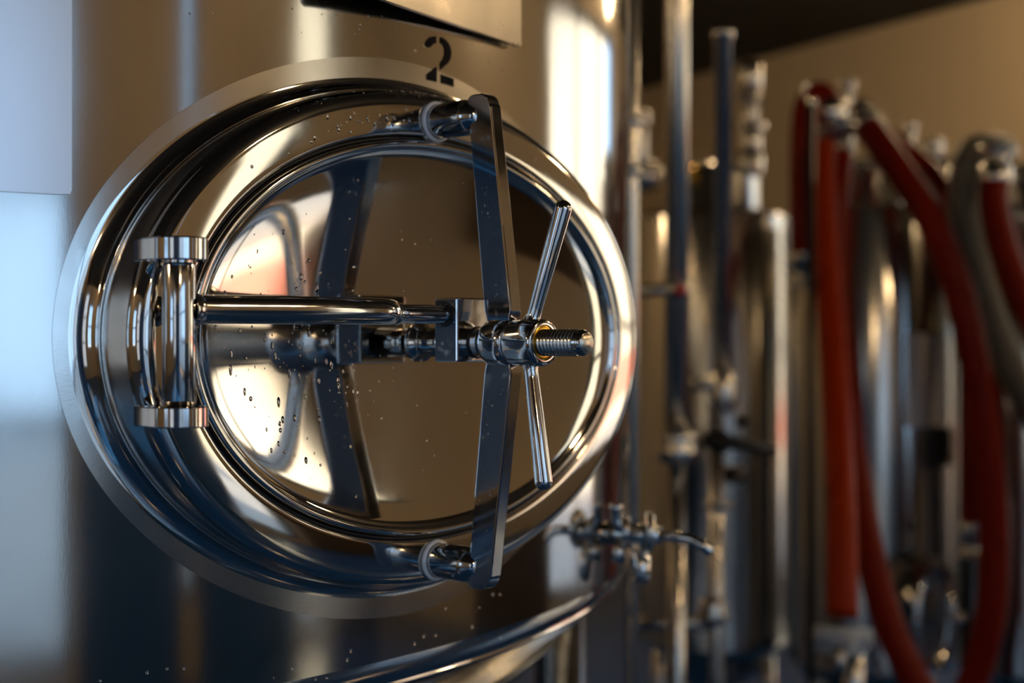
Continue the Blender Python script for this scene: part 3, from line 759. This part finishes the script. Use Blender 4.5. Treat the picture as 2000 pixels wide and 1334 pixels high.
def small_manway():
    c0 = at(1812, 1200, 4.02); nrm = (RGT*0.72-FWD*0.69).normalized(); tan = Vector((-nrm.y, nrm.x, 0))
    rows = []
    for r_, h_ in ((1.12, -0.03), (1.12, 0.02), (1.06, 0.034), (0.98, 0.034), (0.92, 0.022), (0.86, 0.016), (0.5, 0.026), (0.05, 0.030)):
        rows.append([c0+tan*(0.105*r_*cos(2*PI*j/40))+UP*(0.145*r_*sin(2*PI*j/40))+nrm*h_ for j in range(40)])
    mw = mesh('oval_manway', *loft(rows, True, False, True), 'polish', TC)
    mesh('clamp_bar', *tube([c0+UP*0.15+nrm*0.05, c0+nrm*0.085, c0-UP*0.15+nrm*0.05], 0.011, 14), 'polish', mw)
    mesh('hand_nut', *revolve(c0+nrm*0.08, nrm, [(0.010, 0), (0.022, 0.004), (0.022, 0.026), (0.010, 0.03)], 20, True, True), 'polish', mw)
small_manway()

# ------------------------------------------------------------------ hoses
def hose(label, pts, r_, m='red', ends=(None, None), name='hose', seg=10):
    Q = spline([at(*p) for p in pts], seg)
    t = thing(name, label, 'hose', Q[0] if Q[0].z < Q[-1].z else Q[-1])
    mesh('tube', *tube(Q, r_, 20), m, t)
    for e, k in ((0, ends[0]), (-1, ends[1])):
        if k:
            d = (Q[e]-Q[e+1 if e == 0 else e-1]).normalized()
            mesh('ferrule', *revolve(Q[e]-d*0.03, d, [(r_*1.02, 0), (r_*1.10, 0.004), (r_*1.10, 0.05), (r_*0.8, 0.056), (r_*0.8, 0.085), (r_*1.25, 0.087), (r_*1.25, 0.10), (r_*0.7, 0.102)], 24, True, True), 'pipe', t)
    return t, Q
hose('red hose looping over the top of the papered tank and hanging in a bight', [(1624, 222, 4.05), (1611, 195, 4.07), (1594, 186, 4.08), (1576, 215, 4.04), (1570, 300, 4.0), (1570, 400, 4.0), (1571, 460, 4.0), (1573, 505, 4.02)], 0.040, 'red', (True, True))
hose('bright orange red hose dropping straight to the grey valve body', [(1608, 284, 3.93), (1606, 330, 3.89), (1611, 460, 3.80), (1622, 620, 3.65), (1634, 800, 3.4), (1643, 1000, 3.2), (1645, 1204, 3.12)], 0.0345, 'orange')
hose('dark red hose slanting from behind the straight hose to the floor', [(1642, 306, 4.08), (1634, 380, 4.0), (1633, 520, 3.96), (1640, 650, 3.87), (1650, 760, 3.75), (1668, 900, 3.6), (1695, 1060, 3.5), (1735, 1215, 3.42), (1800, 1350, 3.36), (1900, 1500, 3.3), (2040, 1650, 3.3), (2120, 1726, 3.3)], 0.037, 'red')
hose('red hose arching from the tank top down the right side in a long curve', [(1694, 246, 4.14), (1714, 274, 4.07), (1760, 340, 4.0), (1820, 435, 3.93), (1870, 560, 3.89), (1905, 720, 3.88), (1930, 900, 3.88), (1942, 1060, 3.88), (1934, 1200, 3.88), (1900, 1330, 3.9), (1840, 1430, 3.9), (1750, 1520, 3.9), (1650, 1562, 3.9)], 0.042, 'red', (True, False))
hose('dark red hose hanging inside the long curve and ending in a steel ferrule', [(1728, 262, 4.40), (1812, 330, 4.30), (1864, 410, 4.14), (1886, 500, 4.09), (1893, 640, 4.08), (1896, 820, 4.04), (1897, 940, 4.01), (1897, 1040, 4.0)], 0.031, 'red', (False, True))
hose('grey hose hanging from the fitting at the right edge', [(1960, 296, 4.1), (1925, 290, 4.03), (1893, 310, 3.99), (1884, 400, 3.98), (1905, 520, 3.98), (1950, 660, 3.95), (2000, 770, 3.92), (2080, 900, 3.92), (2140, 1100, 3.9), (2170, 1350, 3.9), (2180, 1561, 3.9)], 0.044, 'greyhose')
hose('red hose at the right edge below its chrome fitting', [(1944, 340, 3.88), (1942, 400, 3.86), (1962, 490, 3.82), (1998, 580, 3.78), (2050, 690, 3.74), (2105, 880, 3.70), (2130, 1200, 3.70), (2140, 1613, 3.70)], 0.040, 'red', (True, False))

# grey valve body at the end of the straight hose
c = at(1645, 1262, 3.12)
t = thing('hose_valve', 'pale grey valve body with a cross handle under the straight orange red hose', 'valve', c)
mesh('body', *bevelled(*box((c.x-0.045, c.y-0.045, c.z-0.012), (c.x+0.045, c.y+0.045, c.z+0.030)), 0.006, 2), 'valvebody', t, auto=40)
mesh('cross_bar', *tube([at(1592, 1240, 3.1), at(1702, 1246, 3.1)], 0.021, 16), 'valvebody', t)
mesh('stem', *tube([at(1641, 1262, 3.08), at(1639, 1318, 3.08)], 0.014, 16), 'pipe', t)
mesh('outlet', *tube([at(1666, 1270, 3.14), at(1668, 1420, 3.14)], 0.024, 16), 'pipe', t)
# upright hook pole that carries the hoses
p = at(1583, 1334, 3.70); p.z = 0
t = thing('hook_pole', 'thin dark upright pole carrying the looped red hose', 'pole', p)
mesh('pole', *tube([p, Vector((p.x, p.y, cz(205, 3.72)))], 0.011, 14), 'black', t)
mesh('hook', *tube(spline([Vector((p.x, p.y, cz(205, 3.72))), at(1585, 199, 3.72), at(1588, 200, 3.80), at(1590, 205, 3.90)], 5), 0.010, 12), 'pipe', t)
mesh('foot', *revolve((p.x, p.y, 0), (0, 0, 1), [(0.10, 0), (0.10, 0.008), (0.02, 0.012)], 24, True, True), 'black', t)
